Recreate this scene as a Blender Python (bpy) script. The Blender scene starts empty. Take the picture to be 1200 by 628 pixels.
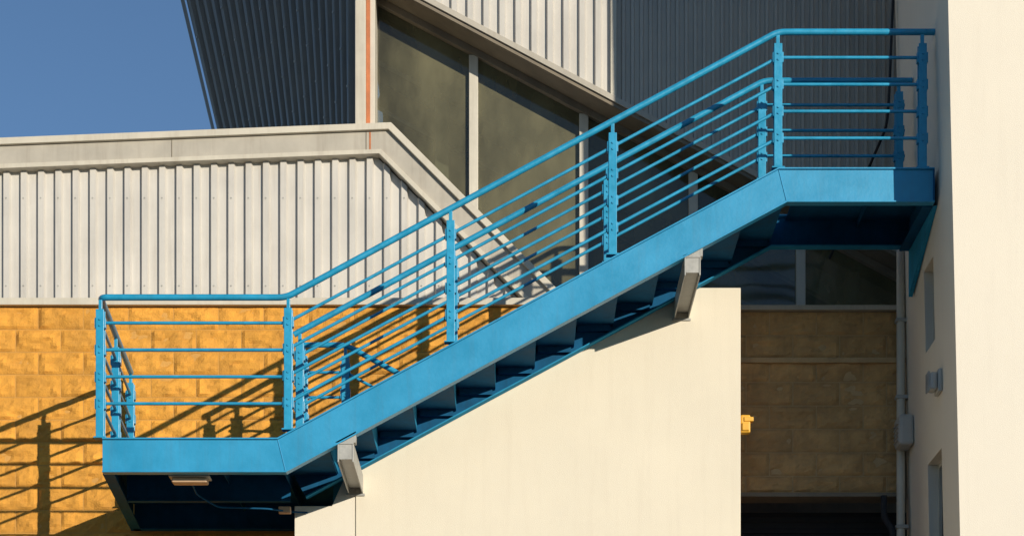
import bpy, math, random
from mathutils import Vector, noise
random.seed(4)
S=bpy.context.scene
S.view_settings.view_transform='Standard'; S.view_settings.look='None'; S.view_settings.exposure=0

# ---------------------------------------------------------------- materials
def mat(name, base, rough=0.5, var=0.12, scale=3.0, streak=0.0, bump=0.0, bscale=60, metal=0.0, attr=False, dirt=(0.12,0.09,0.06), spec=0.5, lo=0.5, sscale=1.3):
    m=bpy.data.materials.new(name); m.use_nodes=True
    nt=m.node_tree; N=nt.nodes; L=nt.links
    b=N['Principled BSDF']; b.inputs['Roughness'].default_value=rough; b.inputs['Metallic'].default_value=metal
    b.inputs['Specular IOR Level'].default_value=spec
    tc=N.new('ShaderNodeTexCoord')
    n1=N.new('ShaderNodeTexNoise'); n1.inputs['Scale'].default_value=scale; n1.inputs['Detail'].default_value=5; n1.inputs['Roughness'].default_value=0.65
    L.new(tc.outputs['Object'],n1.inputs['Vector'])
    mr=N.new('ShaderNodeMapRange'); mr.inputs[1].default_value=0.3; mr.inputs[2].default_value=0.7
    mr.inputs[3].default_value=1-var; mr.inputs[4].default_value=1+var
    L.new(n1.outputs['Fac'],mr.inputs[0])
    vm=N.new('ShaderNodeVectorMath'); vm.operation='SCALE'; vm.inputs[0].default_value=base[:3]
    L.new(mr.outputs[0],vm.inputs['Scale'])
    col=vm.outputs[0]
    if attr:
        at=N.new('ShaderNodeAttribute'); at.attribute_name='shade'
        v2=N.new('ShaderNodeVectorMath'); v2.operation='SCALE'
        L.new(col,v2.inputs[0]); L.new(at.outputs['Fac'],v2.inputs['Scale']); col=v2.outputs[0]
    if streak>0:
        mp=N.new('ShaderNodeMapping'); mp.inputs['Scale'].default_value=(9,9,0.7)
        L.new(tc.outputs['Object'],mp.inputs['Vector'])
        n2=N.new('ShaderNodeTexNoise'); n2.inputs['Scale'].default_value=sscale; n2.inputs['Detail'].default_value=5; n2.inputs['Roughness'].default_value=0.7
        L.new(mp.outputs[0],n2.inputs['Vector'])
        r2=N.new('ShaderNodeMapRange'); r2.inputs[1].default_value=lo; r2.inputs[2].default_value=0.8; r2.inputs[3].default_value=0; r2.inputs[4].default_value=streak
        L.new(n2.outputs['Fac'],r2.inputs[0])
        mx=N.new('ShaderNodeMix'); mx.data_type='RGBA'
        L.new(r2.outputs[0],mx.inputs['Factor']); L.new(col,mx.inputs['A']); mx.inputs['B'].default_value=(*dirt,1)
        col=mx.outputs['Result']
    L.new(col,b.inputs['Base Color'])
    r3=N.new('ShaderNodeMapRange'); r3.inputs[1].default_value=0.3; r3.inputs[2].default_value=0.7
    r3.inputs[3].default_value=max(0.03,rough-0.1); r3.inputs[4].default_value=min(1,rough+0.12)
    L.new(n1.outputs['Fac'],r3.inputs[0]); L.new(r3.outputs[0],b.inputs['Roughness'])
    if bump>0:
        n3=N.new('ShaderNodeTexNoise'); n3.inputs['Scale'].default_value=bscale; n3.inputs['Detail'].default_value=4
        L.new(tc.outputs['Object'],n3.inputs['Vector'])
        bp=N.new('ShaderNodeBump'); bp.inputs['Strength'].default_value=bump; bp.inputs['Distance'].default_value=0.01
        L.new(n3.outputs['Fac'],bp.inputs['Height']); L.new(bp.outputs[0],b.inputs['Normal'])
    return m
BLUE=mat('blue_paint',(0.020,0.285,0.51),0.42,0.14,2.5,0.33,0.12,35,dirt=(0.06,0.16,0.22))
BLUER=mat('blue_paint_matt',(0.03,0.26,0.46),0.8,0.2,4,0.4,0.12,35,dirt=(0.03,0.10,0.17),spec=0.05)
BLUED=mat('blue_paint_shaded',(0.008,0.09,0.20),0.75,0.25,3,0.4,0.12,35,dirt=(0.015,0.035,0.06),spec=0.12)  # stair blue darkened: underside shade put into the colour, plus dirt streaks
BLUE2=mat('blue_paint_rail',(0.020,0.305,0.52),0.35,0.16,9,0.25,0.1,60,dirt=(0.09,0.13,0.14))
CREAM=mat('cream_render',(0.77,0.70,0.565),0.85,0.035,1.2,0.14,0.3,160,dirt=(0.5,0.42,0.32))
CREAM2=mat('white_render',(0.79,0.725,0.61),0.85,0.03,1.0,0.10,0.3,160,dirt=(0.48,0.42,0.34))
YEL=mat('yellow_block',(0.72,0.335,0.05),0.9,0.17,6,0.2,0.6,80,attr=True,dirt=(0.3,0.15,0.04))
YMOR=mat('yellow_mortar',(0.64,0.33,0.08),0.95,0.12,8,0.0,0.4,90)
BRN=mat('brown_block',(0.54,0.33,0.14),0.9,0.22,5,0.3,0.5,70,attr=True,dirt=(0.2,0.13,0.07))
BMOR=mat('brown_mortar',(0.52,0.36,0.19),0.95,0.15,8,0.0,0.4,90)
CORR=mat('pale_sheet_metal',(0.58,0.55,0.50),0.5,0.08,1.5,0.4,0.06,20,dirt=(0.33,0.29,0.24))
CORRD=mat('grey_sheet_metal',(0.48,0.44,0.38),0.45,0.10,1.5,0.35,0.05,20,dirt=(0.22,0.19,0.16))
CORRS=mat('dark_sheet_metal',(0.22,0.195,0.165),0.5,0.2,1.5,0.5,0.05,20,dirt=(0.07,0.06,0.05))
TRIM=mat('flashing_metal',(0.46,0.42,0.35),0.5,0.11,2.5,0.45,0.08,25,dirt=(0.25,0.20,0.15))
TRIML=mat('pale_flashing',(0.60,0.55,0.45),0.5,0.10,2.5,0.4,0.05,25,dirt=(0.36,0.28,0.2))
SOFF=mat('soffit_brown',(0.22,0.18,0.13),0.7,0.2,3,0.3,0.1,40)
RUST=mat('rusty_primer',(0.50,0.17,0.07),0.8,0.25,6,0.3,0.3,60)
DGLASS=mat('dark_glass',(0.03,0.035,0.04),0.12,0.2,2)
FRAME=mat('window_frame',(0.60,0.56,0.47),0.5,0.08,4,0.25)
GALV=mat('galvanised_steel',(0.40,0.395,0.365),0.45,0.18,12,0.3,0.1,40)
PVC=mat('grey_plastic',(0.50,0.49,0.45),0.5,0.08,6,0.2)
DARK=mat('dark_void',(0.02,0.022,0.028),0.8,0.2,3)
YBOX=mat('yellow_plastic',(0.80,0.42,0.04),0.4,0.08,8,0.1)
BEIGE=mat('beige_diffuser',(0.60,0.40,0.25),0.5,0.1,10)
ASPH=mat('asphalt',(0.05,0.05,0.052),0.9,0.3,3,0.0,0.6,120)
ROOF=mat('roof_grey',(0.22,0.21,0.2),0.8,0.15,2)

# dusty clear glazing: thin film of dust over glass, seen in front of a dim hall
def glassmat():
    m=bpy.data.materials.new('dusty_glass'); m.use_nodes=True
    nt=m.node_tree;N=nt.nodes;L=nt.links
    out=N['Material Output']; N.remove(N['Principled BSDF'])
    tc=N.new('ShaderNodeTexCoord')
    mp=N.new('ShaderNodeMapping'); mp.inputs['Scale'].default_value=(1.2,1.2,.55); mp.inputs['Rotation'].default_value=(0,math.radians(28),0)
    L.new(tc.outputs['Object'],mp.inputs[0])
    n=N.new('ShaderNodeTexNoise'); n.inputs['Scale'].default_value=1.0; n.inputs['Detail'].default_value=5; n.inputs['Roughness'].default_value=.6
    L.new(mp.outputs[0],n.inputs['Vector'])
    mr=N.new('ShaderNodeMapRange'); mr.inputs[1].default_value=.35; mr.inputs[2].default_value=.65; mr.inputs[3].default_value=.25; mr.inputs[4].default_value=.9
    L.new(n.outputs['Fac'],mr.inputs[0])
    dif=N.new('ShaderNodeBsdfDiffuse'); dif.inputs[0].default_value=(.185,.17,.095,1)
    tr=N.new('ShaderNodeBsdfTransparent'); tr.inputs[0].default_value=(.68,.72,.62,1)
    m1=N.new('ShaderNodeMixShader'); L.new(mr.outputs[0],m1.inputs[0]); L.new(tr.outputs[0],m1.inputs[1]); L.new(dif.outputs[0],m1.inputs[2])
    gl=N.new('ShaderNodeBsdfGlossy'); gl.inputs['Roughness'].default_value=.05; gl.inputs[0].default_value=(.9,.9,.9,1)
    n2=N.new('ShaderNodeTexNoise'); n2.inputs['Scale'].default_value=2.2; n2.inputs['Detail'].default_value=1
    L.new(tc.outputs['Object'],n2.inputs['Vector'])
    bp=N.new('ShaderNodeBump'); bp.inputs['Strength'].default_value=.1; bp.inputs['Distance'].default_value=.04; L.new(n2.outputs['Fac'],bp.inputs['Height'])
    L.new(bp.outputs[0],gl.inputs['Normal'])
    fr=N.new('ShaderNodeFresnel'); fr.inputs[0].default_value=1.55
    m2=N.new('ShaderNodeMixShader'); L.new(fr.outputs[0],m2.inputs[0]); L.new(m1.outputs[0],m2.inputs[1]); L.new(gl.outputs[0],m2.inputs[2])
    L.new(m2.outputs[0],out.inputs[0])
    return m
GLASS=glassmat()
INT=mat('interior_wall',(0.26,0.24,0.18),0.9,0.3,.8)
INTB=mat('interior_steel',(0.45,0.42,0.34),0.6,0.1,4)

# ---------------------------------------------------------------- helpers
def grp(name):
    e=bpy.data.objects.new(name,None); S.collection.objects.link(e); return e
def mesh(name,verts,faces,m,parent=None,bevel=0,smooth=False,segs=2):
    me=bpy.data.meshes.new(name); me.from_pydata([tuple(v) for v in verts],[],faces); me.validate(); me.update()
    me.materials.append(m)
    import bmesh
    bm=bmesh.new(); bm.from_mesh(me); bmesh.ops.recalc_face_normals(bm,faces=bm.faces); bm.to_mesh(me); bm.free()
    o=bpy.data.objects.new(name,me); S.collection.objects.link(o)
    if parent: o.parent=parent
    if smooth:
        for p in me.polygons: p.use_smooth=True
    if bevel>0:
        b=o.modifiers.new('bev','BEVEL'); b.width=bevel; b.segments=segs; b.limit_method='ANGLE'
    return o
def boxvf(lo,hi,off=0):
    x0,y0,z0=lo; x1,y1,z1=hi
    v=[(x0,y0,z0),(x1,y0,z0),(x1,y1,z0),(x0,y1,z0),(x0,y0,z1),(x1,y0,z1),(x1,y1,z1),(x0,y1,z1)]
    f=[(0,1,2,3),(4,5,6,7),(0,1,5,4),(1,2,6,5),(2,3,7,6),(3,0,4,7)]
    return v,[tuple(i+off for i in q) for q in f]
def boxes(name,lst,m,parent=None,bevel=0.0):
    V=[];F=[]
    for lo,hi in lst:
        v,f=boxvf(lo,hi,len(V)); V+=v; F+=f
    return mesh(name,V,F,m,parent,bevel)
def box(name,lo,hi,m,parent=None,bevel=0.0): return boxes(name,[(lo,hi)],m,parent,bevel)
def prism(name,poly,y0,y1,m,parent=None,bevel=0.0):
    n=len(poly); V=[(p[0],y0,p[1]) for p in poly]+[(p[0],y1,p[1]) for p in poly]
    F=[tuple(range(n)),tuple(range(n,2*n))]+[(i,(i+1)%n,(i+1)%n+n,i+n) for i in range(n)]
    return mesh(name,V,F,m,parent,bevel)
def offs(pts,o):
    out=[]
    for i,p in enumerate(pts):
        ns=[]
        if i>0: d=Vector(pts[i])-Vector(pts[i-1]); d.normalize(); ns.append(Vector((d.y,-d.x)))
        if i<len(pts)-1: d=Vector(pts[i+1])-Vector(pts[i]); d.normalize(); ns.append(Vector((d.y,-d.x)))
        if len(ns)==2:
            n=(ns[0]+ns[1]).normalized(); k=o/n.dot(ns[0])
        else: n=ns[0];k=o
        out.append((p[0]+n.x*k,p[1]+n.y*k))
    return out
def band(name,pts,o1,o2,y0,y1,m,parent,bevel=0.002):
    a=offs(pts,o1); b=offs(pts,o2)
    n=len(a); V=[]
    for i in range(n): V+= [(a[i][0],y0,a[i][1]),(a[i][0],y1,a[i][1]),(b[i][0],y1,b[i][1]),(b[i][0],y0,b[i][1])]
    F=[(0,1,2,3),tuple(4*(n-1)+j for j in range(4))]
    for i in range(n-1):
        for j in range(4): F.append((4*i+j,4*i+(j+1)%4,4*(i+1)+(j+1)%4,4*(i+1)+j))
    return mesh(name,V,F,m,parent,bevel)
def tube(name,pts,r,m,parent=None,fillet=0.0):
    P=[Vector(p) for p in pts]
    if fillet>0:
        Q=[P[0]]
        for i in range(1,len(P)-1):
            a=(P[i-1]-P[i]); b=(P[i+1]-P[i]); f=min(fillet,a.length*.4,b.length*.4)
            A=P[i]+a.normalized()*f; B=P[i]+b.normalized()*f
            for t in [0,.2,.4,.6,.8,1]: Q.append(A*(1-t)**2+P[i]*2*t*(1-t)+B*t*t)
        Q.append(P[-1]); P=Q
    c=bpy.data.curves.new(name,'CURVE'); c.dimensions='3D'; c.bevel_depth=r; c.bevel_resolution=4; c.use_fill_caps=True
    s=c.splines.new('POLY'); s.points.add(len(P)-1)
    for i,p in enumerate(P): s.points[i].co=(*p,1)
    s.use_smooth=True
    c.materials.append(m)
    o=bpy.data.objects.new(name,c); S.collection.objects.link(o)
    if parent:o.parent=parent
    return o
def corr(name,u0,u1,pitch,depth,f,zb,zt,m,parent,brk=()):
    prof=[(0,0),(.50,0),(.58,1),(.90,1),(.98,0)]
    us=[];k=0
    while u0+k*pitch<u1:
        for a,h in prof:
            u=u0+(k+a)*pitch
            if u<=u1: us.append((u,h*depth))
        k+=1
    us.append((u1,us[-1][1]))
    for bq in brk: 
        for i in range(len(us)-1):
            if us[i][0]<bq<us[i+1][0]:
                t=(bq-us[i][0])/(us[i+1][0]-us[i][0]); us.insert(i+1,(bq,us[i][1]*(1-t)+us[i+1][1]*t)); break
    V=[];F=[]
    for u,h in us:
        V+=[f(u,h,zb(u)),f(u,h,zt(u))]
    for i in range(len(us)-1): F.append((2*i,2*i+2,2*i+3,2*i+1))
    me=bpy.data.meshes.new(name); me.from_pydata([tuple(v) for v in V],[],F); me.materials.append(m)
    o=bpy.data.objects.new(name,me); S.collection.objects.link(o); o.parent=parent
    return o
def blockwall(name,x0,x1,z0,z1,y,bw,bh,m,parent,seed,rough=0.024):
    rnd=random.Random(seed); V=[];F=[];SH=[]
    nx,nz=13,8; row=0; z=z1
    while z>z0+0.01:
        zb=max(z0,z-bh); xo=-(row%2)*bw/2; k=0
        rowoff=rnd.uniform(-.002,.002)
        while True:
            a=x0+xo+k*bw; b=a+bw; k+=1
            if a>=x1: break
            a=max(a,x0); b=min(b,x1)
            if b-a<0.03: continue
            sh=rnd.uniform(0.88,1.07); base=len(V); g=.004; bl=rnd.uniform(.0,.006)+rowoff
            for j in range(nz+1):
                for i in range(nx+1):
                    u=i/nx; v=j/nz
                    px=a+g+(b-a-2*g)*u; pz=zb+g+(z-zb-2*g)*v
                    e=min(u,1-u,v*.6,(1-v)*.6); edge=min(1,e/.09)
                    nn=noise.fractal(Vector((px*7,seed+k*3.1+row*1.7,pz*11)),.9,2.0,4)
                    d=0.006+edge*(bl+0.009+rough*nn)
                    V.append((px,y-d,pz)); SH.append(sh*(0.92+0.08*edge)*(1+.12*nn))
            for j in range(nz):
                for i in range(nx):
                    q=base+j*(nx+1)+i; F.append((q,q+1,q+nx+2,q+nx+1))
        z-=bh; row+=1
    me=bpy.data.meshes.new(name); me.from_pydata(V,[],F); me.materials.append(m)
    at=me.attributes.new('shade','FLOAT','POINT'); at.data.foreach_set('value',SH)
    o=bpy.data.objects.new(name,me); S.collection.objects.link(o); o.parent=parent
    return o

# ---------------------------------------------------------------- ground
mesh('ground',[(-400,-400,0),(400,-400,0),(400,400,0),(-400,400,0)],[(0,1,2,3)],ASPH)

# ---------------------------------------------------------------- staircase
ST=grp('steel_staircase')
A=(-3.2,5.847);B=(-1.833,5.847);C=(2.08,7.953);D=(3.30,7.953)
path=[A,B,C,D]
band('front_stringer_web',path,.012,.258,0,.012,BLUE,ST)
band('front_stringer_top_flange',path,0,.012,-.018,.07,BLUE,ST)
band('front_stringer_bottom_flange',path,.258,.27,-.018,.07,BLUE,ST)
for i,(q,) in enumerate([(B,),(C,)]):
    a=offs(path,.014)[i+1]; b=offs(path,.256)[i+1]
    tube('weld_seam_%d'%(i+1),[(a[0],-.001,a[1]),(b[0],-.001,b[1])],.004,BLUE,ST)
rp=[B,C,D]
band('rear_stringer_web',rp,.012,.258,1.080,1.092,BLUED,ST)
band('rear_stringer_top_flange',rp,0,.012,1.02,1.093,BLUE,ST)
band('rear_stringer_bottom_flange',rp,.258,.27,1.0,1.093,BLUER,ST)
rise=.1755; go=.326; L=[]
z0=5.82; xs0=B[0]+.06
for k in range(1,12):
    xk=xs0+go*k; zk=z0+rise*k
    L.append(((xk-.02,.016,zk-.008),(xk+go+.004,1.078,zk)))
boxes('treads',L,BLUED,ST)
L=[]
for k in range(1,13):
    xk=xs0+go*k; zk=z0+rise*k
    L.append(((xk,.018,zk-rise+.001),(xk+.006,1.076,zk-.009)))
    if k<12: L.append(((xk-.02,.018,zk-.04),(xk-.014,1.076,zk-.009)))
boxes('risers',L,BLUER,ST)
L=[]
for k in range(1,12):
    xk=xs0+go*k; zk=z0+rise*k
    L.append(((xk+.03,.013,zk-.058),(xk+go-.02,.055,zk-.0085)))
    L.append(((xk+.03,1.03,zk-.058),(xk+go-.02,1.079,zk-.0085)))
boxes('tread_cleats',L,BLUED,ST)
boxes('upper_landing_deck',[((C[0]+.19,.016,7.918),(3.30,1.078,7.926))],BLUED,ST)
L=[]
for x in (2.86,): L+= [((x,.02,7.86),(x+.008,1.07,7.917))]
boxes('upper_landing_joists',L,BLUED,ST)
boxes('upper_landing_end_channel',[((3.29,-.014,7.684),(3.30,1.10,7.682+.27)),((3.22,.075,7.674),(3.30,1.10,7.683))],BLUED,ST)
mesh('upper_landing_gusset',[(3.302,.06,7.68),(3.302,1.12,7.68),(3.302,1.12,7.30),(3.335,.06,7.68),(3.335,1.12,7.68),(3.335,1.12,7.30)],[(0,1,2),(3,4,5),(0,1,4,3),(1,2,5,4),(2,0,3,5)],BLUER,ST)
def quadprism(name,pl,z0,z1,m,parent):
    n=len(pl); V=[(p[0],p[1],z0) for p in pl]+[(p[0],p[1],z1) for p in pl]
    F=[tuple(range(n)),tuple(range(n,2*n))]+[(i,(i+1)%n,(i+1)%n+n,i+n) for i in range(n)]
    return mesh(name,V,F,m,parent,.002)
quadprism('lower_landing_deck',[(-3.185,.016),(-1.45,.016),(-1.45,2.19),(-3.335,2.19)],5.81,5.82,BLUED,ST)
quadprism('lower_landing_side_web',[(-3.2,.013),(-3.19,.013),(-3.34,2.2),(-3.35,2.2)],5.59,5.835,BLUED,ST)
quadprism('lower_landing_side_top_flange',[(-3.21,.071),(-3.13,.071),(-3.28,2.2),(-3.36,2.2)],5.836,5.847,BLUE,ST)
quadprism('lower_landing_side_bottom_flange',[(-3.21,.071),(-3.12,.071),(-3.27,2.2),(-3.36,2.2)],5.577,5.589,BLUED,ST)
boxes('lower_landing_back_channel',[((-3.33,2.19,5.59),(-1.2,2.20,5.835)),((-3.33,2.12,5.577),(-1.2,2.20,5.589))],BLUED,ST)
L=[]
for x in (-2.35,-1.85):
    L+= [((x,.075,5.73),(x+.01,1.075,5.809)),((x,1.1,5.73),(x+.01,2.11,5.809))]
L+= [((-3.2,1.08,5.60),(-1.84,1.09,5.809)),((-3.2,1.05,5.588),(-1.84,1.12,5.5995))]
boxes('lower_landing_joists',L,BLUED,ST)
lp=[(-1.5,5.847),(-1.39,5.847),(1.86,5.847-.538*3.25)]
for nm,y in (('a',1.26),('b',2.15)):
    band('lower_flight_stringer_'+nm,lp,0,.27,y,y+.012,BLUE,ST)
L=[]
for k in range(0,10):
    x=-1.44+go*k; z=5.82-rise*k
    L.append(((x,1.274,z-rise-.008),(x+go+.02,2.148,z-rise)))
boxes('lower_flight_treads',L,BLUED,ST)
def cbeam(name,x,z1,h,w):
    boxes(name,[((x-w/2,-.01,z1-.012),(x+w/2,1.099,z1)),((x-w/2,-.01,z1-h),(x-w/2+.010,1.099,z1-.013)),((x+w/2-.010,-.01,z1-h),(x+w/2,1.099,z1-.013)),
        ((x-w/2+.011,-.004,z1-h+.02),(x+w/2-.011,.004,z1-.013)),
        ((x-w/2+.011,.02,z1-h+.045),(x+w/2-.011,1.098,z1-h+.053)),
        ((x-w/2-.015,1.085,z1-h-.02),(x+w/2+.015,1.0985,z1-h-.001))],GALV,ST,.002)
cbeam('cantilever_beam_1',-1.30,5.81,.15,.125)
cbeam('cantilever_beam_2',1.41,7.265,.15,.125)
prism('beam_shoe_1',[(-1.38,5.812),(-1.22,5.812),(-1.22,5.90),(-1.38,5.815)],.0,.09,GALV,ST)
prism('beam_shoe_2',[(1.335,7.267),(1.49,7.267),(1.49,7.33),(1.335,7.27)],.0,.09,GALV,ST)

infl=(.20,.41,.62,.83)
def rail_z(x,zb=6.953):
    if x<-1.767: return 6.953
    if x<2.08: return 6.953+(x+1.767)*(9.027-6.953)/(2.08+1.767)
    return 9.027
postL=[]; bolts=[]
def post(x,y,ztop,zbot,slope=0):
    w=.032
    postL.append(((x-w,y-.034,zbot),(x+w,y-.026,ztop-.10)))
    postL.append(((x-w,y+.026,zbot),(x+w,y+.034,ztop-.10)))
    postL.append(((x-.014,y-.012,ztop-.15),(x+.014,y+.012,ztop-.02)))
    for o in infl:
        postL.append(((x-.043,y-.0255,ztop-o-.045),(x+.043,y+.0255,ztop-o+.035)))
        for dz in (-.028,.02):
            bolts.append((x,y-.034,ztop-o+dz))
    postL.append(((x-.05,y-.04,zbot),(x+.05,y+.04,zbot+.012)))
    postL.append(((x-.025,y-.0255,ztop-.17),(x+.025,y+.0255,ztop-.115)))
for x in (-3.22,-1.75,-.48,.787,2.08,3.21):
    zt=rail_z(x); zb=(5.848 if x<-1.833 else 7.954 if x>2.07 else 5.847+.538*(x+1.833)+.02)
    post(x,.03,zt,zb)
for x in (-1.75,-.48,.787,2.06,3.19):
    zt=rail_z(x); zb=(7.954 if x>2.07 else 5.847+.538*(x+1.833)+.02)
    post(x,.95,zt,zb)
post(-3.285,1.05,6.953,5.848); post(-3.35,2.12,6.953,5.848)
post(-1.75,1.30,6.953,5.83); post(-1.40,1.30,6.953,5.83); post(-.2,1.30,6.953-.538*1.2,5.83-.538*1.2); post(1.0,1.30,6.953-.538*2.4,5.83-.538*2.4)
boxes('railing_posts',postL,BLUE2,ST,.003)
V=[];F=[]
for (x,y,z) in bolts:
    b=len(V)
    for yy in (y,y-.008):
        for i in range(6): V.append((x+.009*math.cos(i*math.pi/3),yy,z+.009*math.sin(i*math.pi/3)))
    F.append(tuple(range(b+6,b+12)))
    for i in range(6): F.append((b+i,b+(i+1)%6,b+6+(i+1)%6,b+6+i))
mesh('railing_bolts',V,F,BLUE2,ST)
def front_path(dz,end):
    return [(-3.35,2.12,6.953-dz),(-3.22,.03,6.953-dz),(-1.767,.03,6.953-dz),(2.08,.03,9.027-dz),(end,.03,9.027-dz)]
tube('front_handrail',front_path(0,3.31),.025,BLUE2,ST,.06)
for i,o in enumerate(infl): tube('front_rail_%d'%(i+1),front_path(o,3.25),.0128,BLUE2,ST,.02)
def rear_path(dz,end): return [(-1.80,.95,6.953-.018-dz),(2.08,.95,9.027-dz),(end,.95,9.027-dz)]
tube('rear_handrail',rear_path(0,3.30),.025,BLUE2,ST,.06)
for i,o in enumerate(infl): tube('rear_rail_%d'%(i+1),rear_path(o,3.24),.0128,BLUE2,ST,.02)
def low_path(dz): return [(-1.82,1.30,6.953-dz),(-1.40,1.30,6.953-dz),(1.7,1.30,6.953-.538*3.1-dz)]
tube('lower_flight_handrail',low_path(0),.0235,BLUE2,ST,.05)
for i,o in enumerate(infl[:3]): tube('lower_flight_rail_%d'%(i+1),low_path(o+.03),.0125,BLUE2,ST,.02)

LM=grp('bulkhead_lamp')
box('diffuser',(-2.68,.12,5.53),(-2.40,.24,5.570),BEIGE,LM,.012)
box('base',(-2.70,.10,5.571),(-2.38,.26,5.585),PVC,LM,.004)
boxes('hanger',[((-2.60,.17,5.586),(-2.58,.19,5.809)),((-2.50,.17,5.586),(-2.48,.19,5.809))],BLUED,LM)
CD=grp('electrical_conduit')
tube('conduit',[(-2.55,.26,5.58),(-2.55,.6,5.54),(-2.4,.75,5.47),(-2.0,.8,5.47),(-1.85,1.05,5.50),(-1.7,1.085,5.50)],.007,BLUED,CD,.05)
JB=grp('junction_box')
box('body',(-1.93,.98,5.475),(-1.83,1.04,5.53),BEIGE,JB,.006); box('lid',(-1.925,.972,5.48),(-1.835,.98,5.525),BEIGE,JB,.002)

# ---------------------------------------------------------------- white stair wall
WW=grp('white_stair_wall')
def wt(x): return 5.847+.538*(x+1.833)-.12
prism('wall_main',[(-1.30,0),(1.902,0),(1.902,7.37),(1.22,7.37),(-1.30,wt(-1.30))],1.10,1.22,CREAM,WW,.004)
prism('wall_return',[(-1.81,0),(-1.3005,0),(-1.3005,wt(-1.30)-.02),(-1.5,5.56),(-1.81,5.56)],1.112,1.218,CREAM2,WW,.004)
OB=grp('outdoor_socket_box')
box('body',(1.903,1.11,6.17),(1.985,1.20,6.32),YBOX,OB,.012)
box('cover',(1.915,1.095,6.185),(1.975,1.111,6.25),YBOX,OB,.006)
box('mount',(1.93,1.10,6.262),(2.01,1.17,6.30),YBOX,OB,.006)

# ---------------------------------------------------------------- yellow block wall
YW=grp('yellow_block_wall')
blockwall('blocks',-9.0,1.88,0.0,7.58,2.30,.40,.2,YEL,YW,3)
box('core',(-9.0,2.297,0),(1.88,2.55,7.58),YMOR,YW)
box('capping',(-9.0,2.235,7.583),(1.88,2.62,7.645),TRIML,YW,.004)

# ---------------------------------------------------------------- brown block wall
BW=grp('brown_block_wall')
blockwall('blocks',1.80,3.36,5.78,7.32,1.60,.40,.2,BRN,BW,9)
box('core',(1.78,1.597,5.775),(3.36,1.80,7.32),BMOR,BW)
box('coping',(1.78,1.54,7.323),(3.36,1.86,7.365),TRIM,BW,.004)
box('string_course',(1.78,1.545,6.875),(3.355,1.60,6.92),BMOR,BW,.006)
box('lintel_soffit',(1.78,1.56,5.74),(3.36,1.82,5.772),SOFF,BW)
SH=grp('roller_shutter')
corr('slats',0,5.74,.1,.015,lambda u,h,z:(z,2.20-h,u),lambda u:1.80,lambda u:3.5,DARK,SH)
box('guide',(1.76,2.1,0),(1.80,2.24,5.77),DARK,SH)

# ---------------------------------------------------------------- right building
RB=grp('rendered_building')
def ex(z): return 3.307+.0224*(9.04-z)
ZT=12.5
V=[(ex(0),-.5,0),(9,-.5,0),(9,-.5,ZT),(ex(ZT),-.5,ZT)]
mesh('front_wall',V,[(0,1,2,3)],CREAM2,RB)
holes=[(.28,.67,6.70,7.36),(.12,.69,4.5,5.80)]
ysl=sorted(set([-.5,1.66]+[h[0] for h in holes]+[h[1] for h in holes]))
zsl=sorted(set([0,ZT]+[h[2] for h in holes]+[h[3] for h in holes]))
V=[];F=[]
for i in range(len(ysl)-1):
    for j in range(len(zsl)-1):
        yc=(ysl[i]+ysl[i+1])/2; zc=(zsl[j]+zsl[j+1])/2
        if any(h[0]<yc<h[1] and h[2]<zc<h[3] for h in holes): continue
        b=len(V)
        V+=[(ex(zsl[j]),ysl[i],zsl[j]),(ex(zsl[j]),ysl[i+1],zsl[j]),(ex(zsl[j+1]),ysl[i+1],zsl[j+1]),(ex(zsl[j+1]),ysl[i],zsl[j+1])]
        F.append((b,b+1,b+2,b+3))
for (a,b_,c,d) in holes:
    for q in ([(a,c),(b_,c)],[(b_,c),(b_,d)],[(b_,d),(a,d)],[(a,d),(a,c)]):
        b=len(V)
        for (yy,zz) in q: V.append((ex(zz),yy,zz))
        for (yy,zz) in reversed(q): V.append((ex(zz)+.12,yy,zz))
        F.append((b,b+1,b+2,b+3))
mesh('side_wall',V,F,CREAM2,RB)
for i,(a,b_,c,d) in enumerate(holes):
    x=ex((c+d)/2)+.10
    box('side_window_%d'%(i+1),(x,a,c),(x+.02,b_,d),DGLASS,RB)
    boxes('side_window_frame_%d'%(i+1),[((x-.03,a,c),(x-.002,a+.035,d)),((x-.03,b_-.035,c),(x-.002,b_,d)),((x-.03,a+.036,d-.035),(x-.002,b_-.036,d)),((x-.03,a+.036,c),(x-.002,b_-.036,c+.035))],FRAME,RB)
mesh('rear_and_roof',[(ex(0),1.66,0),(9,1.66,0),(9,1.66,ZT),(ex(ZT),1.66,ZT),(9,-.5,0),(9,-.5,ZT),(ex(ZT),-.5,ZT)],[(0,1,2,3),(1,4,5,2),(3,2,5,6)],CREAM2,RB)
LP=grp('wall_lamp')
box('backplate',(3.335,.02,6.22),(3.368,.20,6.40),PVC,LP,.01)
box('body',(3.275,.04,6.24),(3.335,.18,6.38),PVC,LP,.02)
boxes('guard',[((3.262,.055+.035*i,6.235),(3.275,.062+.035*i,6.385)) for i in range(4)],GALV,LP)
VT=grp('meter_box')
box('body',(3.24,1.22,6.10),(3.37,1.46,6.36),PVC,VT,.03)
boxes('louvres',[((3.232,1.25,6.14+.035*i),(3.24,1.43,6.155+.035*i)) for i in range(5)],GALV,VT)
DP=grp('downpipe')
tube('pipe',[(3.305,1.50,0),(3.305,1.50,8.6)],.036,FRAME,DP)
boxes('brackets',[((3.26,1.46,z),(3.365,1.54,z+.03)) for z in (1.5,3.5,5.45,6.55,7.2,8.2)],GALV,DP,.003)
tube('offset_pipe',[(3.24,1.52,5.1),(3.24,1.52,5.45),(3.17,1.54,5.55),(3.17,1.54,5.74)],.028,DARK,DP,.04)
tube('roof_cable',[(3.33,1.55,12),(3.22,1.57,9.2),(3.20,1.57,8.9),(2.9,2.86,8.2)],.012,DARK,DP,.1)

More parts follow.
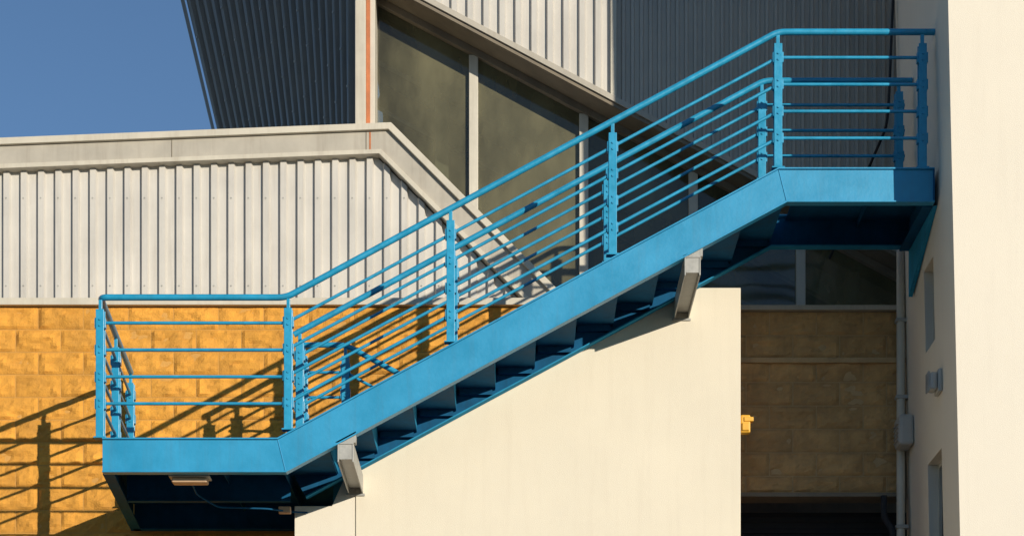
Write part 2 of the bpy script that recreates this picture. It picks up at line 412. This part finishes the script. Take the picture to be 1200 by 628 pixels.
# ---------------------------------------------------------------- low clad building (left)
LB=grp('corrugated_low_building')
F0=2.90
def ftop(x): return 9.266+(x+4.684)*.0394
xk_=-1.10
def inner_top(x):
    if x<-1.24: return ftop(x)-.262
    return ftop(-1.24)-.262-(x+1.24)*1.0
corr('front_cladding',-9.0,.20,.158,.036,lambda u,h,z:(u,F0-h,z),lambda u:7.45,lambda u:max(7.46,inner_top(u)),CORR,LB,brk=(-1.24,))
zc=ftop(xk_)
fp=[(-9.0,ftop(-9.0)),(xk_,zc),(.75,zc-1.85)]
band('fascia_lip',fp,0,.06,F0-.125,F0+.1,TRIML,LB,.004)
band('fascia',fp,.06,.235,F0-.085,F0+.05,TRIM,LB,.003)
band('fascia_drip',fp,.235,.275,F0-.115,F0+.02,TRIML,LB,.003)
prism('body',[(-9,0),(.9,0),(.9,7.5),(xk_,zc-.09),(-9,ftop(-9)-.09)],F0+.05,F0+.2,SOFF,LB)
mesh('roof',[(-9,F0+.1,ftop(-9)-.06),(xk_,F0+.1,zc-.06),(xk_,9,zc-.06),(-9,9,ftop(-9)-.06)],[(0,1,2,3)],ROOF,LB)
boxes('fascia_joints',[((x,F0-.09,ftop(x)-.235),(x+.006,F0-.085,ftop(x)-.062)) for x in (-4.9,-3.1,-1.33)],SOFF,LB)
box('rust_stain_plate',(-1.30,F0-.0885,9.16),(-1.285,F0-.0855,9.33),RUST,LB)
V=[];F=[]
for zz in (7.95,8.75):
    for k in range(0,56):
        u=-9.0+k*.158+.117; 
        if zz>inner_top(u)-.1: continue
        b=len(V)
        for s in (0,1):
            for i in range(6): V.append((u+.007*math.cos(i*math.pi/3),F0-.0365-.006*s,zz+.007*math.sin(i*math.pi/3)))
        F.append(tuple(range(b+6,b+12)))
        for i in range(6): F.append((b+i,b+(i+1)%6,b+6+(i+1)%6,b+6+i))
mesh('cladding_screws_front',V,F,GALV,LB)

# ---------------------------------------------------------------- tall clad building
TB=grp('corrugated_tall_building')
def dz(x): return 9.656-.531*(x-.913)
corr('front_cladding',-1.22,.90,.146,.034,lambda u,h,z:(u,F0-h,z),lambda u:dz(u)+.03,lambda u:13.2,CORR,TB)
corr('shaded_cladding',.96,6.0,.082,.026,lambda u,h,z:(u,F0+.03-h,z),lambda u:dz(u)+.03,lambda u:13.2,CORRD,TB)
box('corner_trim',(.90,F0-.045,dz(.93)+.0),(.955,F0+.04,13.2),TRIML,TB,.003)
dl=[(-1.30,dz(-1.30)+.035),(6.0,dz(6.0)+.035)]
band('eave_trim',dl,0,.05,F0-.05,F0+.02,TRIM,TB,.003)
band('eave_lower_trim',dl,.052,.085,F0-.03,F0+.02,SOFF,TB,.003)
band('eave_soffit',dl,.04,.07,F0+.022,F0+.42,SOFF,TB)
band('glazing_head',dl,.0705,.13,F0+.33,F0+.42,SOFF,TB,.003)
GY=F0+.40
boxes('corner_post',[((-1.43,F0-.06,9.25),(-1.335,F0+.06,13.2))],TRIML,TB,.004)
boxes('rusty_jamb',[((-1.334,F0+.0,9.25),(-1.30,F0+.08,13.2))],RUST,TB,.003)
boxes('jamb',[((-1.30,F0+.03,9.25),(-1.255,GY+.02,11.5))],FRAME,TB,.003)
xs=[-1.255,-.358,.669,1.688,2.69,3.7]
for i in range(5):
    a,b=xs[i]+.04,xs[i+1]-.04
    if i==0:a=xs[0]
    t=random.uniform(-.006,.006)
    mesh('pane_%d'%(i+1),[(a,GY+t,6.9),(b,GY-t,6.9),(b,GY-t,dz(b)+.02),(a,GY+t,dz(a)+.02)],[(0,1,2,3)],GLASS,TB)
for i in range(1,5):
    x=xs[i]
    box('mullion_%d'%i,(x-.042,GY-.05,6.9),(x+.042,GY+.03,dz(x)-.11),FRAME,TB,.004)
box('glazing_sill',(-1.25,GY-.06,7.35),(5,GY+.03,7.42),FRAME,TB,.003)
box('plinth',(-1.3,GY+.02,0),(6,GY+.2,6.9),SOFF,TB)
box('interior_back_wall',(-1.4,6.6,6.0),(6,6.8,13.1),INT,TB)
box('interior_floor',(-1.4,GY+.2,6.7),(6,6.6,6.85),INT,TB)
mesh('interior_ceiling',[(-1.4,GY+.1,dz(-1.4)+.1),(6,GY+.1,dz(6)+.1),(6,6.6,dz(6)+.1),(-1.4,6.6,dz(-1.4)+.1)],[(0,1,2,3)],INT,TB)
for i,y in enumerate((4.1,5.3)):
    band('interior_rafter_%d'%(i+1),[(-1.3,dz(-1.3)-.05),(6,dz(6)-.05)],0,.22,y,y+.12,INTB,TB)
boxes('interior_columns',[((x,4.25,6.86),(x+.13,4.38,dz(x)-.3)) for x in (-.75,1.2,3.2)],INTB,TB)
box('end_wall',(5.99,F0+.1,0),(6.1,7.2,13.2),CORRD,TB)
def side(u,h,z):
    t=u/4.5
    xn,yn=-1.42,F0+.02
    xf=-2.54-(z-8)*.238; yf=7.0
    p=Vector((xn+(xf-xn)*t,yn+(yf-yn)*t,z))
    return (p.x-.9*h,p.y-.42*h,p.z)
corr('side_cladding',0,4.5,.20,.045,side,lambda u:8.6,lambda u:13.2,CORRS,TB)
V=[side(4.42,0.06,8.6),side(4.42,0.06,13.2),side(4.52,0.06,13.2),side(4.52,.06,8.6)]
mesh('side_edge_trim',V,[(0,1,2,3)],CORRS,TB)
V=[];F=[]
for r in range(10):
    for k in range(22):
        if (k+r)%2: continue
        u=k*.20+.148; z=9.0+r*.42
        p=Vector(side(u,.047,z)); b=len(V)
        for s in range(2):
            for i in range(6):
                a=i*math.pi/3; V.append((p.x-.005*math.cos(a)-.008*s,p.y+.011*math.cos(a)-.004*s,p.z+.012*math.sin(a)))
        F.append(tuple(range(b+6,b+12)))
        for i in range(6): F.append((b+i,b+(i+1)%6,b+6+(i+1)%6,b+6+i))
mesh('cladding_screws',V,F,CORR,TB)
mesh('roof_slab',[(-1.4,F0,13.2),(6,F0,13.2),(6,7.2,13.2),(-3.78,7.2,13.2)],[(0,1,2,3)],ROOF,TB)

# ---------------------------------------------------------------- light
sun=bpy.data.lights.new('sun','SUN'); sun.energy=4.4; sun.angle=math.radians(.4); sun.color=(1,.91,.76)
so=bpy.data.objects.new('sun',sun); S.collection.objects.link(so)
d=Vector((-.70,1,-.25)); so.rotation_euler=d.to_track_quat('-Z','Y').to_euler(); so.location=(20,-30,15)
w=bpy.data.worlds.new('World'); S.world=w; w.use_nodes=True
sk=w.node_tree.nodes.new('ShaderNodeTexSky'); sk.sky_type='NISHITA'; sk.sun_disc=False
sk.sun_elevation=math.radians(11.6); sk.sun_rotation=math.radians(145)
sk.dust_density=0.0; sk.ozone_density=3.0; sk.air_density=0.9; sk.altitude=900
w.node_tree.links.new(sk.outputs[0],w.node_tree.nodes['Background'].inputs[0])
w.node_tree.nodes['Background'].inputs[1].default_value=.11

# ---------------------------------------------------------------- camera
cd=bpy.data.cameras.new('camera'); cam=bpy.data.objects.new('camera',cd); S.collection.objects.link(cam)
cam.location=(0,-17,1.6); cam.rotation_euler=(math.radians(90),0,0)
cd.sensor_width=36; cd.lens=76.5; cd.shift_y=836/1200; cd.clip_end=2000
S.camera=cam
